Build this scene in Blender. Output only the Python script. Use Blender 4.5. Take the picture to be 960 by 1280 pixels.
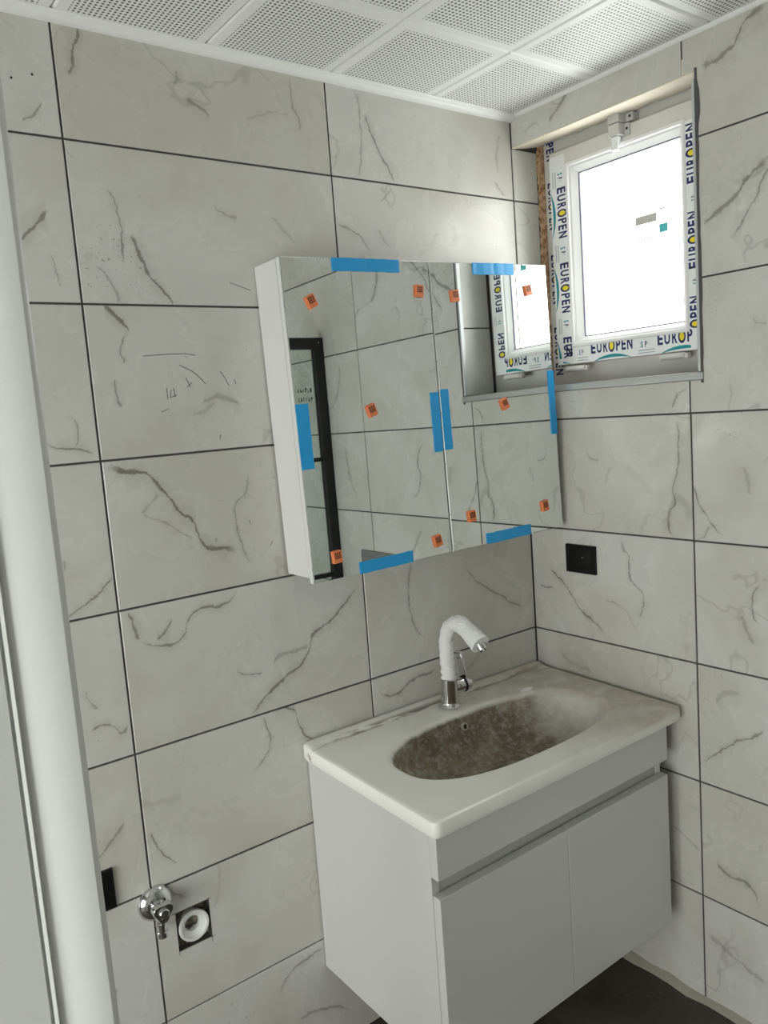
import bpy, math, random
from mathutils import Vector, Matrix
random.seed(7)
for o in list(bpy.data.objects): bpy.data.objects.remove(o)
SC = bpy.context.scene
COL = SC.collection

# ------------------------------------------------------------------ camera
F, YAW, PITCH, ROLL = 998.78, 0.637343, -0.124734, -0.073837
CAM = Vector((-1.68675, -1.57688, 1.54776))
fw = Vector((math.sin(YAW)*math.cos(PITCH), math.cos(YAW)*math.cos(PITCH), math.sin(PITCH)))
_r = Vector((math.cos(YAW), -math.sin(YAW), 0)); _u = _r.cross(fw)
rt = math.cos(ROLL)*_r + math.sin(ROLL)*_u
up = -math.sin(ROLL)*_r + math.cos(ROLL)*_u
cd = bpy.data.cameras.new('camera'); cam = bpy.data.objects.new('camera', cd); COL.objects.link(cam)
cd.sensor_fit = 'HORIZONTAL'; cd.sensor_width = 36; cd.lens = F/960*36; cd.clip_start = .02
m = Matrix((rt, up, -fw)).transposed().to_4x4(); m.translation = CAM; cam.matrix_world = m
SC.camera = cam

# ------------------------------------------------------------------ daylight
w = bpy.data.worlds.new('overcast_sky'); SC.world = w; w.use_nodes = True
WN = w.node_tree.nodes; bg = WN['Background']
bg.inputs['Color'].default_value = (1, .99, .972, 1); bg.inputs['Strength'].default_value = 9.0
SC.view_settings.view_transform = 'Standard'; SC.view_settings.look = 'None'
SC.view_settings.gamma = 1; SC.view_settings.use_curve_mapping = False
SC.view_settings.exposure = 0.06
def portal(name, loc, direction, sx, sy):
    l = bpy.data.lights.new(name, 'AREA'); l.shape = 'RECTANGLE'; l.size = sx; l.size_y = sy
    l.cycles.is_portal = True
    o = bpy.data.objects.new(name, l); COL.objects.link(o); o.location = loc
    o.rotation_euler = Vector(direction).to_track_quat('-Z', 'Y').to_euler()
portal('window_daylight_portal', (.262, -.285, 1.91), (-1, 0, 0), .56, .66)
portal('added_window_portal', (-3.42, -1.325, .84), (1, 0, 0), 1.77, 1.50)  # portal of the unseen window added as fill

def px(u, v, axis, val):                      # photo pixel -> point on an axis-aligned plane
    d = fw + (u-480)/F*rt - (v-640)/F*up
    return CAM + d*((val-CAM[axis])/d[axis])

# ------------------------------------------------------------------ helpers
def srgb(r, g, b):
    f = lambda c: c/12.92 if c <= .04045 else ((c+.055)/1.055)**2.4
    return (f(r/255), f(g/255), f(b/255), 1)
def mat(name, col, rough=.5, metal=0, spec=.5, coat=0, **kw):
    M = bpy.data.materials.new(name); M.use_nodes = True
    b = M.node_tree.nodes['Principled BSDF']
    b.inputs['Base Color'].default_value = col if len(col) == 4 else (*col, 1)
    b.inputs['Roughness'].default_value = rough; b.inputs['Metallic'].default_value = metal
    b.inputs['Specular IOR Level'].default_value = spec; b.inputs['Coat Weight'].default_value = coat
    return M
class NT:
    def __init__(s, M): s.t = M.node_tree; s.b = s.t.nodes['Principled BSDF']
    def n(s, typ, **kw):
        x = s.t.nodes.new(typ)
        for k, v in kw.items(): setattr(x, k, v)
        return x
    def set(s, sock, v):
        if isinstance(v, bpy.types.NodeSocket): s.t.links.new(v, sock)
        elif v is not None: sock.default_value = v
    def math(s, op, a, b=None, c=None, clamp=False):
        x = s.n('ShaderNodeMath', operation=op, use_clamp=clamp)
        for i, v in enumerate((a, b, c)): s.set(x.inputs[i], v)
        return x.outputs[0]
    def vmath(s, op, a, b=None):
        x = s.n('ShaderNodeVectorMath', operation=op); s.set(x.inputs[0], a); s.set(x.inputs[1], b)
        return x.outputs[0]
    def ramp(s, v, a, b, c=0., d=1., smooth=True):
        x = s.n('ShaderNodeMapRange', interpolation_type='SMOOTHSTEP' if smooth else 'LINEAR', clamp=True) if smooth else s.n('ShaderNodeMapRange', clamp=True)
        for i, q in enumerate((v, a, b, c, d)): s.set(x.inputs[i], q)
        return x.outputs[0]
    def noise(s, vec, scale, detail=3, rough=.5, dist=0.):
        x = s.n('ShaderNodeTexNoise'); s.set(x.inputs['Vector'], vec); x.inputs['Scale'].default_value = scale
        x.inputs['Detail'].default_value = detail; x.inputs['Roughness'].default_value = rough; x.inputs['Distortion'].default_value = dist
        return x.outputs
    def mix(s, f, a, b):
        x = s.n('ShaderNodeMix', data_type='RGBA'); s.set(x.inputs[0], f); s.set(x.inputs[6], a); s.set(x.inputs[7], b)
        return x.outputs[2]
    def bump(s, h, dist, strength=1):
        x = s.n('ShaderNodeBump'); s.set(x.inputs['Height'], h); x.inputs['Distance'].default_value = dist; x.inputs['Strength'].default_value = strength
        s.t.links.new(x.outputs[0], s.b.inputs['Normal'])

class MB:
    def __init__(s): s.v = []; s.f = []; s.mi = []
    def add(s, vs, fs, mi=0):
        k = len(s.v); s.v += [tuple(v) for v in vs]; s.f += [tuple(i+k for i in f) for f in fs]; s.mi += [mi]*len(fs); return s
    def box(s, x0, x1, y0, y1, z0, z1, mi=0):
        x0, x1 = sorted((x0, x1)); y0, y1 = sorted((y0, y1)); z0, z1 = sorted((z0, z1))
        return s.add([(x, y, z) for z in (z0, z1) for y in (y0, y1) for x in (x0, x1)],
              [(0,2,3,1),(4,5,7,6),(0,1,5,4),(2,6,7,3),(0,4,6,2),(1,3,7,5)], mi)
    def rings(s, R, cap0=True, cap1=True, mi=0, closed=False):
        n = len(R[0]); vs = [v for r in R for v in r]; fs = []
        m_ = len(R) if closed else len(R)-1
        for i in range(m_):
            a, b = i*n, ((i+1) % len(R))*n
            for j in range(n):
                k = (j+1) % n; fs.append((a+j, a+k, b+k, b+j))
        if cap0 and not closed: fs.append(tuple(range(n))[::-1])
        if cap1 and not closed: fs.append(tuple((len(R)-1)*n+j for j in range(n)))
        return s.add(vs, fs, mi)
    def lathe(s, prof, o=(0,0,0), axis=(0,0,1), seg=28, mi=0, cap0=True, cap1=True):
        ax = Vector(axis).normalized(); a = ax.orthogonal().normalized(); b = ax.cross(a); o = Vector(o); R = []
        for r, h in prof:
            R.append([o+ax*h+(a*math.cos(t)+b*math.sin(t))*r for t in [2*math.pi*j/seg for j in range(seg)]])
        return s.rings(R, cap0, cap1, mi)
    def tube(s, pts, rad, seg=16, mi=0, jit=0):
        pts = [Vector(p) for p in pts]; R = []; t0 = (pts[1]-pts[0]).normalized(); a = t0.orthogonal().normalized()
        for i, p in enumerate(pts):
            t = (pts[min(i+1, len(pts)-1)]-pts[max(i-1, 0)]).normalized()
            a = (a - t*a.dot(t)).normalized(); b = t.cross(a); r = rad[i] if hasattr(rad, '__len__') else rad
            R.append([p+(a*math.cos(2*math.pi*j/seg)+b*math.sin(2*math.pi*j/seg))*r*(1+random.uniform(-jit, jit)) for j in range(seg)])
        return s.rings(R, mi=mi)
    def build(s, name, mats, parent=None, smooth=0, bevel=0, loc=None, seg=2):
        me = bpy.data.meshes.new(name); V = s.v
        if loc is not None: V = [(Vector(v)-Vector(loc)) for v in V]
        me.from_pydata([tuple(v) for v in V], [], s.f); me.validate()
        for M in (mats if isinstance(mats, (list, tuple)) else [mats]): me.materials.append(M)
        for i, p in enumerate(me.polygons): p.material_index = s.mi[i]
        o = bpy.data.objects.new(name, me); COL.objects.link(o)
        if loc is not None: o.location = loc
        if parent: o.parent = parent
        if bevel:
            b = o.modifiers.new('bevel', 'BEVEL'); b.width = bevel; b.segments = seg; b.limit_method = 'ANGLE'; b.angle_limit = math.radians(35)
            smooth = smooth or 40
        if smooth:
            for p in me.polygons: p.use_smooth = True
            me.set_sharp_from_angle(angle=math.radians(smooth))
        return o
def box(name, M, parent, x0, x1, y0, y1, z0, z1, bevel=0, loc=None):
    return MB().box(x0, x1, y0, y1, z0, z1).build(name, M, parent, bevel=bevel, loc=loc)
def empty(name, loc=(0,0,0)):
    o = bpy.data.objects.new(name, None); COL.objects.link(o); o.location = loc; o.empty_display_size = .05; return o
def tag(o, label=None, cat=None, group=None, kind=None):
    for k, v in (('label', label), ('category', cat), ('group', group), ('kind', kind)):
        if v: o[k] = v
    return o
def struct(o, label, cat='structure'): return tag(o, label, cat, kind='structure')

class Plane:                                  # wall frame: u along the wall, z up, n out of the wall into the room
    def __init__(s, o, U, N): s.o = Vector(o); s.U = Vector(U); s.N = Vector(N)
    def p(s, u, z, n): return s.o + s.U*u + Vector((0,0,z)) + s.N*n
def cells(mb, P, rect, holes, n0, n1, mi=0):   # a slab over rect minus rectangular holes, closed all round
    u0, u1, z0, z1 = rect
    us = sorted({u0, u1, *[min(max(h[i], u0), u1) for h in holes for i in (0, 1)]})
    zs = sorted({z0, z1, *[min(max(h[i], z0), z1) for h in holes for i in (2, 3)]})
    full = lambda i, j: 0 <= i < len(us)-1 and 0 <= j < len(zs)-1 and not any(
        h[0] < (us[i]+us[i+1])/2 < h[1] and h[2] < (zs[j]+zs[j+1])/2 < h[3] for h in holes)
    idx = {}
    def V(i, j, k):
        if (i, j, k) not in idx: idx[(i, j, k)] = len(idx); vs.append(P.p(us[i], zs[j], (n0, n1)[k]))
        return idx[(i, j, k)]
    vs, fs = [], []
    for i in range(len(us)-1):
        for j in range(len(zs)-1):
            if not full(i, j): continue
            fs.append((V(i,j,1), V(i+1,j,1), V(i+1,j+1,1), V(i,j+1,1)))
            fs.append((V(i,j,0), V(i,j+1,0), V(i+1,j+1,0), V(i+1,j,0)))
            if not full(i-1, j): fs.append((V(i,j,0), V(i,j,1), V(i,j+1,1), V(i,j+1,0)))
            if not full(i+1, j): fs.append((V(i+1,j,0), V(i+1,j+1,0), V(i+1,j+1,1), V(i+1,j,1)))
            if not full(i, j-1): fs.append((V(i,j,0), V(i+1,j,0), V(i+1,j,1), V(i,j,1)))
            if not full(i, j+1): fs.append((V(i,j+1,0), V(i,j+1,1), V(i+1,j+1,1), V(i+1,j+1,0)))
    return mb.add(vs, fs, mi) if vs else None

# ------------------------------------------------------------------ materials
GROUT = mat('dark_grout', srgb(72, 71, 66), .9)
WHITE = mat('white_lacquer', srgb(222, 222, 220), .32)
PVC = mat('white_pvc', srgb(214, 212, 206), .35)
BEAD = mat('white_bead_pvc', srgb(238, 238, 238), .3)
VWHITE = mat('vanity_white_lacquer', srgb(206, 206, 203), .33)
FILM = mat('white_protective_film', srgb(236, 238, 238), .28)
CHROME = mat('chrome', (.66, .66, .66), .10, 1)
STEEL = mat('brushed_aluminium_trim', (.42, .42, .41), .42, 1)
ALU = mat('matt_aluminium_trim', srgb(196, 198, 198), .4, .25)
BLACK = mat('black_satin_plastic', (.004, .004, .004), .5, spec=.25)
MBLACK = mat('matt_black_aluminium', (.008, .008, .009), .45)
BLUE = mat('blue_tape', srgb(36, 158, 224), .35)
ORANGE = mat('orange_sticker', srgb(230, 128, 78), .6)
INK = mat('black_ink', (.02, .015, .012), .6)
NAVY = mat('navy_ink', srgb(24, 22, 92), .4)
YEL = mat('yellow_ink', srgb(238, 220, 40), .4)
TEAL = mat('teal_ink', srgb(0, 140, 150), .4)
GREY = mat('grey_ink', srgb(170, 175, 178), .5)
MIRROR = mat('mirror_silver', (.83, .86, .85), .0, 1)
PLASTER = mat('white_plaster', srgb(225, 223, 216), .9)
def glass_mat(name, tint, rough=0.):
    M = bpy.data.materials.new(name); M.use_nodes = True; t = M.node_tree; t.nodes.remove(t.nodes['Principled BSDF'])
    tr = t.nodes.new('ShaderNodeBsdfTransparent'); tr.inputs[0].default_value = (*tint, 1)
    gl = t.nodes.new('ShaderNodeBsdfGlossy'); gl.inputs['Roughness'].default_value = rough
    lw = t.nodes.new('ShaderNodeLayerWeight'); pw = t.nodes.new('ShaderNodeMath'); pw.operation = 'POWER'; pw.inputs[1].default_value = 4.5
    fr = t.nodes.new('ShaderNodeMath'); fr.operation = 'MULTIPLY_ADD'; fr.inputs[1].default_value = .9; fr.inputs[2].default_value = .035
    t.links.new(lw.outputs['Facing'], pw.inputs[0]); t.links.new(pw.outputs[0], fr.inputs[0])
    mx = t.nodes.new('ShaderNodeMixShader'); L = t.links.new
    L(fr.outputs[0], mx.inputs[0]); L(tr.outputs[0], mx.inputs[1]); L(gl.outputs[0], mx.inputs[2])
    L(mx.outputs[0], t.nodes['Material Output'].inputs[0]); return M
GLASS = glass_mat('clear_glass', (.96, .98, .97)); SHGLASS = glass_mat('shower_glass', (.88, .92, .90))

VEINC = srgb(118, 115, 106)
def marble(name, P, veins, seed):
    """porcelain marble print; veins: (points[(u,z)], width, strength) in the wall's own metres"""
    M = mat(name, srgb(205, 204, 197), .27); N = NT(M)
    geo = N.n('ShaderNodeNewGeometry').outputs['Position']
    off = N.vmath('ADD', geo, (seed*3.17, seed*1.31, seed*2.23))
    lo = N.noise(off, 2.2, 3, .55, .6)[0]
    col = N.mix(N.ramp(lo, .38, .66), srgb(206, 205, 200), srgb(195, 193, 185))
    hf = N.noise(off, 5, 4, .55, .25)[0]
    col = N.mix(N.math('MULTIPLY', N.ramp(hf, .42, .82), .45), col, srgb(176, 172, 161))
    # faint hairline veins everywhere, shown only in patches
    rid = N.math('ABSOLUTE', N.math('SUBTRACT', N.noise(off, 2.4, 4, .55, .3)[0], .5))
    patch = N.ramp(N.noise(off, 2.7, 2, .5)[0], .54, .64)
    col = N.mix(N.math('MULTIPLY', N.math('MULTIPLY', N.ramp(rid, .008, 0.), patch), .28), col, VEINC)
    spk = N.math('MULTIPLY', N.ramp(N.noise(off, 150, 2, .5)[0], .66, .70), N.ramp(N.noise(off, 4.3, 2, .5)[0], .60, .68))
    col = N.mix(N.math('MULTIPLY', spk, .5), col, srgb(112, 107, 96))
    # drawn veins
    U = P.U; jit = N.noise(geo, 26, 4, .65)[1]
    d = N.vmath('MULTIPLY', N.vmath('SUBTRACT', jit, (.5, .5, .5)), (.022, .022, .022))
    q = N.n('ShaderNodeSeparateXYZ'); N.set(q.inputs[0], N.vmath('ADD', N.vmath('SUBTRACT', geo, tuple(P.o)), d))
    comp = 0 if abs(U.x) > .5 else 1
    cu = N.math('MULTIPLY', q.outputs[comp], U[comp]); cz = q.outputs[2]
    wn = N.ramp(N.noise(geo, 34, 3, .6)[0], .3, .7, .45, 1.9)
    tot = None
    for pts, wd, st in veins:
        pts = list(pts)
        du = max(p[0] for p in pts)-min(p[0] for p in pts); dz = max(p[1] for p in pts)-min(p[1] for p in pts)
        mi, oi = (0, 1) if du > dz else (1, 0)
        pts.sort(key=lambda p: p[mi])
        a0, a1 = pts[0][mi], pts[-1][mi]; b0 = min(p[oi] for p in pts); b1 = max(p[oi] for p in pts); b1 = max(b1, b0+.004)
        A, B = (cu, cz) if mi == 0 else (cz, cu)
        t = N.math('DIVIDE', N.math('SUBTRACT', A, a0), a1-a0)
        fc = N.n('ShaderNodeFloatCurve'); N.set(fc.inputs['Value'], t); c = fc.mapping.curves[0]
        nn = [((p[mi]-a0)/(a1-a0), (p[oi]-b0)/(b1-b0)) for p in pts]
        c.points[0].location = nn[0]; c.points[1].location = nn[-1]
        for x in nn[1:-1]: c.points.new(*x)
        for x in c.points: x.handle_type = 'AUTO'
        fc.mapping.update()
        cv = N.math('MULTIPLY_ADD', fc.outputs[0], b1-b0, b0)
        slope = math.hypot(1, (b1-b0)/(a1-a0)*.8)
        dist = N.math('DIVIDE', N.math('ABSOLUTE', N.math('SUBTRACT', B, cv)), N.math('MULTIPLY', wn, slope))
        wd *= .78; st *= .92
        core = N.ramp(dist, wd, wd*.2); halo = N.math('MULTIPLY', N.ramp(dist, wd*5, 0.), .22)
        ends = N.math('MULTIPLY', N.ramp(t, -.01, .1), N.ramp(t, 1.01, .9))
        k = N.math('MULTIPLY', N.math('MULTIPLY', N.math('MAXIMUM', core, halo), ends), st)
        tot = k if tot is None else N.math('MAXIMUM', tot, k)
    if tot is not None: col = N.mix(tot, col, VEINC)
    N.set(N.b.inputs['Base Color'], col)
    N.set(N.b.inputs['Roughness'], N.ramp(hf, .35, .7, .22, .42))
    return M

# ------------------------------------------------------------------ room shell
H = 2.31                    # ceiling height
XL, YF = -3.2, -2.30      # inner faces of the left and front walls
ROWS = [0, .2922, .5922, .8922, 1.1922, 1.4922, 1.7922, 2.0922, H]
GW = .0042                  # joint width
TT = .0025                  # how far tiles stand proud of the joint
PA = Plane((0,0,0), (1,0,0), (0,-1,0)); PB = Plane((0,0,0), (0,-1,0), (-1,0,0))
PL = Plane((XL,0,0), (0,-1,0), (1,0,0)); PF = Plane((0,YF,0), (1,0,0), (0,1,0))
WY, WZ0, WZ1 = .546, 1.585, 2.231        # window opening in the right wall
HOLE = (-1.150, -1.073, .432, .521)      # square cut-out for the waste pipe
LW = (.45, 2.20, .10, 1.58)              # unseen window opening added in the left wall for fill light

# veins drawn in photo pixels on the wall they lie on
VA = [  # back wall
 ([(90,30),(97,40),(92,55),(90,80),(82,95)], .004, .9), ([(52,129),(40,142),(26,150)], .004, .7), ([(222,85),(220,98),(214,112)], .003, .5),
 ([(232,125),(247,132),(262,146)], .006, .7), ([(362,95),(365,130),(375,150),(372,166)], .003, .7), ([(305,150),(335,142),(362,143)], .004, .35),
 ([(133,235),(147,270),(152,300),(155,332)], .003, .8), ([(163,290),(175,320),(187,345),(205,365),(219,383)], .0055, .9),
 ([(265,250),(273,265),(295,272)], .005, .6), ([(340,270),(358,292),(370,305)], .006, .4), ([(60,265),(47,278),(25,300)], .006, .9),
 ([(65,315),(70,340),(76,362)], .003, .5), ([(120,330),(140,355),(150,380)], .004, .5),
 ([(441,110),(450,150),(451,199),(447,222)], .003, .6), ([(455,142),(473,188),(487,215),(493,229)], .005, .9), ([(627,169),(621,195),(623,215)], .004, .5),
 ([(618,226),(624,236),(631,246)], .004, .7), ([(422,280),(443,291),(457,305),(465,318)], .003, .7), ([(473,286),(480,300),(489,310)], .004, .5), ([(487,238),(481,246),(476,253)], .004, .5),
 ([(129,383),(146,397),(162,412)], .006, .95), ([(157,416),(151,441),(155,450),(147,456)], .003, .8), ([(149,474),(146,489),(153,510)], .004, .7),
 ([(252,503),(277,496),(303,514)], .007, .5), ([(240,520),(262,508),(270,500)], .006, .35),
 ([(87,521),(97,540),(95,561)], .003, .6), ([(55,550),(69,560),(91,561),(120,569)], .004, .8),
 ([(133,585),(157,591),(179,590),(193,602),(208,618),(222,636),(241,651),(248,667),(256,683),(288,687),(297,693)], .0075, 1.),
 ([(200,618),(186,632),(175,642)], .004, .5), ([(175,642),(204,653),(241,675)], .003, .5), ([(310,594),(308,612),(294,642),(299,671),(317,705)], .003, .6),
 ([(142,722),(117,747),(84,773)], .003, .9), ([(81,700),(79,715),(78,733)], .003, .6),
 ([(159,766),(167,784),(175,801)], .004, .85), ([(175,801),(191,807),(216,805),(228,798),(236,777),(250,761),(274,757),(296,739)], .004, .85),
 ([(214,773),(210,784),(205,793),(196,798)], .004, .8), ([(448,727),(423,766),(391,794),(384,819),(349,854),(310,897)], .005, .9),
 ([(296,835),(313,844),(328,840)], .003, .8), ([(340,833),(352,820),(375,812),(386,806)], .008, .5),
 ([(104,866),(113,878),(122,887)], .003, .6), ([(114,914),(135,905),(153,916),(160,890)], .004, .8),
 ([(328,896),(338,929),(328,950),(317,964)], .003, .8), ([(340,888),(368,888),(375,911),(393,925)], .005, .95),
 ([(188,1040),(197,1058),(223,1080)], .003, .8), ([(157,1027),(140,1050),(122,1075)], .006, .7), ([(206,1106),(219,1118),(232,1124)], .006, .6),
 ([(407,1185),(363,1216),(350,1260)], .004, .7), ([(440,1265),(400,1262),(372,1276)], .006, .6), ([(148,1235),(140,1262),(136,1278)], .003, .8),
 ([(515,700),(511,750),(516,775),(533,796)], .003, .8), ([(580,703),(591,721),(620,742),(656,760)], .004, .7), ([(472,852),(480,870),(495,868),(515,850),(545,838)], .004, .8),
 ([(600,815),(590,830),(578,842)], .003, .5), ([(160,1000),(190,1004),(230,995)], .012, .22), ([(270,1060),(274,1100),(262,1140)], .008, .25),
]
VB = [  # right wall
 ([(860,484),(845,498),(840,510)], .003, .8), ([(847,522),(848,586),(841,613),(844,625),(835,649),(853,677)], .0045, .9), ([(732,563),(738,572),(749,577)], .004, .6), ([(761,583),(756,604)], .005, .4),
 ([(866,605),(878,637),(903,670)], .003, .8), ([(928,583),(934,600),(936,619)], .008, .4), ([(886,657),(882,668),(878,676)], .003, .5),
 ([(777,673),(779,688),(786,697),(788,722),(804,746),(797,773)], .0035, .85), ([(686,709),(703,726),(716,745),(726,762),(741,775),(754,790),(758,802)], .0035, .9),
 ([(755,750),(773,756),(800,800)], .003, .45), ([(674,730),(683,733),(692,734)], .003, .8), ([(951,731),(940,761),(954,782)], .004, .8), ([(925,770),(935,790),(942,806)], .007, .5),
 ([(959,5),(935,23),(909,64),(875,85)], .010, .8), ([(959,201),(940,216),(911,252),(877,278)], .010, .8), ([(709,111),(700,130),(686,152)], .006, .8), ([(655,165),(668,155),(675,168)], .003, .5),
 ([(958,914),(914,931),(879,954)], .004, .8), ([(894,1075),(908,1092),(935,1105),(951,1146)], .006, .8), ([(839,1031),(858,1046),(874,1065)], .003, .6), ([(884,1166),(921,1199),(958,1230)], .010, .5),
 ([(700,812),(718,830),(740,838)], .008, .35), ([(895,880),(905,868),(925,866)], .010, .4), ([(940,395),(950,405),(958,402)], .004, .5),
]
def to_wall(V, P, axis):
    out = []
    for pts, wd, st in V:
        q = []
        for u, v in pts:
            h = px(u, v, axis, 0.); q.append((h.dot(P.U), h.z))
        out.append((q, wd, st))
    return out
VA, VB = to_wall(VA, PA, 1), to_wall(VB, PB, 0)
def rv(u0, z0, pts, wd, st): return ([(u0+a, z0+b) for a, b in pts], wd, st)
VB += [rv(.75, 1.25, [(0,.2),(.05,.13),(.04,.08),(.10,0)], .004, .9), rv(.95, 1.83, [(0,.22),(.05,.12),(.14,.1),(.2,.02)], .006, .8),
       rv(.62, 1.86, [(0,0),(.05,.06),(.10,.14),(.2,.2)], .006, .7), rv(1.2, 1.25, [(0,0),(.05,.1),(.06,.2)], .005, .6), rv(.8, .95, [(0,.2),(.06,.12),(.10,.03)], .004, .7),
       rv(1.25, 1.55, [(0,.2),(.03,.1),(.09,.04)], .005, .6)]
tile_seed = [0]
def tile(P, parent, u0, u1, z0, z1, V, holes=()):
    g = GW/2; r = (u0+g, u1-g, z0+g, z1-g)
    if r[1]-r[0] < .004 or r[3]-r[2] < .004: return
    hs = [h for h in holes if h[0] < r[1] and h[1] > r[0] and h[2] < r[3] and h[3] > r[2]]
    cu, cz = (r[0]+r[1])/2, (r[2]+r[3])/2
    mb = MB(); c = .0012
    if hs: cells(mb, P, r, hs, -TT, 0)
    else:
        k = lambda i, n: [P.p(r[0]+i, r[2]+i, n), P.p(r[1]-i, r[2]+i, n), P.p(r[1]-i, r[3]-i, n), P.p(r[0]+i, r[3]-i, n)]
        mb.rings([k(0, -TT), k(0, -c), k(c, 0)])
    if not mb.v: return
    own = []
    for pts, wd, st in V:
        mu = sum(p[0] for p in pts)/len(pts); mz = sum(p[1] for p in pts)/len(pts)
        if r[0]-.01 < mu < r[1]+.01 and r[2]-.01 < mz < r[3]+.01: own.append((pts, wd, st))
    tile_seed[0] += 1
    mb.build('tile', marble('marble_tile_print', P, own, tile_seed[0]), parent, loc=P.p(cu, cz, 0))

def wall(name, label, P, rect, joints, V, holes, thick=.2, slab_holes=None):
    mb = MB(); cells(mb, P, rect, holes if slab_holes is None else slab_holes, -thick, -TT)
    o = struct(mb.build(name, GROUT), label, 'wall')
    for i in range(len(joints)-1):
        for j in range(len(ROWS)-1):
            tile(P, o, joints[i], joints[i+1], ROWS[j], ROWS[j+1], V, holes)
    return o
JX = -1.1939
wall_back = wall('wall_back', 'marble tiled wall behind the vanity and mirror cabinet', PA, (XL-.2, .25, 0, 2.5), [XL, JX-1.791, JX-1.194, JX-.597, JX, JX+.597, 0], VA, [HOLE], .2)
for z0, z1 in ((WZ0, 1.7922), (1.7922, 2.0922), (2.0922, WZ1-.001)):   # the back wall runs on into the window recess
    tile(PA, wall_back, .001, .100, z0, z1, [])
wall_right = wall('wall_right', 'marble tiled wall with the small window', PB, (0, 2.5, 0, 2.5), [0, .5158, 1.1158, 1.7158, -YF], VB, [(-.01, WY, WZ0, WZ1)], .25, [(-.01, WY, WZ0, WZ1+.034)])
PR = Plane((0, -WY, 0), (1,0,0), (0,1,0))                              # right reveal of the window
for z0, z1 in ((WZ0, 1.7922), (1.7922, 2.0922), (2.0922, WZ1-.001)):
    mb = MB(); k = lambda i, n: [PR.p(.012+i, z0+.002+i, n), PR.p(.118-i, z0+.002+i, n), PR.p(.118-i, z1-.002-i, n), PR.p(.012+i, z1-.002-i, n)]
    mb.rings([k(0, .0), k(0, .003), k(.001, .004)]); tile_seed[0] += 1
    mb.build('tile', marble('marble_tile_print', PR, [], tile_seed[0]), wall_right)
wall_left = wall('wall_left', 'marble tiled wall with an added, unseen fill window', PL, (0, 2.5, 0, 2.5), [0, .60, 1.20, 1.80, -YF], [], [LW], .2)
wall_front = wall('wall_front', 'marble tiled wall opposite the mirror cabinet', PF, (XL-.2, .25, 0, 2.5), [XL, -3, -2.4, -1.8, -1.2, -.6, 0], [], [], .2)

# lintel soffit: rough plaster board under the tiles above the window
mb = MB(); R = []
for i in range(41):
    y = -.546*i/40; xb = .099+random.uniform(-.005, .005); zt = WZ1+.0335; zb_ = WZ1+.013-.010*i/40+random.uniform(-.001, .001)
    R.append([(.0027, y, WZ1-.003), (.05, y, (WZ1-.003+zb_)/2-.001), (xb, y, zb_), (xb, y, zt), (.0027, y, zt)])
mb.rings(R); mb.build('soffit_board', mat('soffit_plaster', srgb(226, 216, 200), .9), wall_right)
# mortar left along the foot of the right wall
mb = MB(); R = []
for i in range(40):
    y = -.02-2.2*i/39; d = .012+random.uniform(-.005, .006); h = .020+random.uniform(-.006, .006)
    R.append([(0, y, 0), (-d, y, 0), (-d*.7, y, h*.6), (0, y, h)])
mb.rings(R); mb.build('mortar_fillet', mat('pale_mortar', srgb(150, 146, 134), .95), wall_right, smooth=50)

# floor
FM = mat('raw_screed', srgb(92, 89, 80), .8); N = NT(FM); g = N.n('ShaderNodeNewGeometry').outputs['Position']
a = N.noise(g, 5, 5, .6, .5)[0]; b = N.noise(g, 60, 3, .6)[0]
c = N.mix(N.ramp(a, .35, .65), srgb(60, 56, 49), srgb(86, 81, 71)); c = N.mix(N.math('MULTIPLY', N.ramp(b, .6, .72), .4), c, srgb(112, 106, 95))
N.set(N.b.inputs['Base Color'], c); N.bump(b, .004, .5); N.set(N.b.inputs['Roughness'], N.ramp(a, .3, .7, .45, .9))
floor = struct(box('floor', FM, None, XL-.2, .25, YF-.2, .2, -.1, 0), 'bare dark grey screed floor', 'floor')
# plain window added in the left wall, out of view, to brighten the room
w2 = struct(empty('added_fill_window', (XL-.08, -(LW[0]+LW[1])/2, LW[2])), 'large plain white window added unseen in the left wall for fill light', 'window')
mb = MB(); mid = (LW[0]+LW[1])/2
cells(mb, PL, (LW[0]+.002, LW[1]-.002, LW[2]+.002, LW[3]-.002), [(LW[0]+.06, mid-.035, LW[2]+.06, LW[3]-.06), (mid+.035, LW[1]-.06, LW[2]+.06, LW[3]-.06)], -.13, -.07)
for nm, M_, k in (('frame', PVC, mb), ('pane', GLASS, None)):
    if k is None: k = MB(); cells(k, PL, (LW[0]+.055, LW[1]-.055, LW[2]+.055, LW[3]-.055), [], -.103, -.099)
    o = k.build(nm, M_); o.parent = w2; o.matrix_parent_inverse = Matrix.Translation(-Vector(w2.location))

# ceiling of perforated metal panels
CM = mat('perforated_white_metal', srgb(238, 238, 236), .45); N = NT(CM)
co = N.n('ShaderNodeTexCoord').outputs['Object']; s = N.n('ShaderNodeSeparateXYZ'); N.set(s.inputs[0], co)
def dots(v):
    return N.math('SUBTRACT', N.math('FRACT', N.math('ADD', N.math('DIVIDE', v, .0096), 50.5)), .5)
r2 = N.math('SQRT', N.math('ADD', N.math('POWER', dots(s.outputs[0]), 2), N.math('POWER', dots(s.outputs[1]), 2)))
inside = N.math('MULTIPLY', N.math('LESS_THAN', N.math('ABSOLUTE', s.outputs[0]), .1248), N.math('LESS_THAN', N.math('ABSOLUTE', s.outputs[1]), .1248))
hole = N.math('MULTIPLY', N.ramp(r2, .33, .24), inside)
N.set(N.b.inputs['Base Color'], N.mix(hole, srgb(238, 238, 236), srgb(70, 70, 68)))
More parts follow.
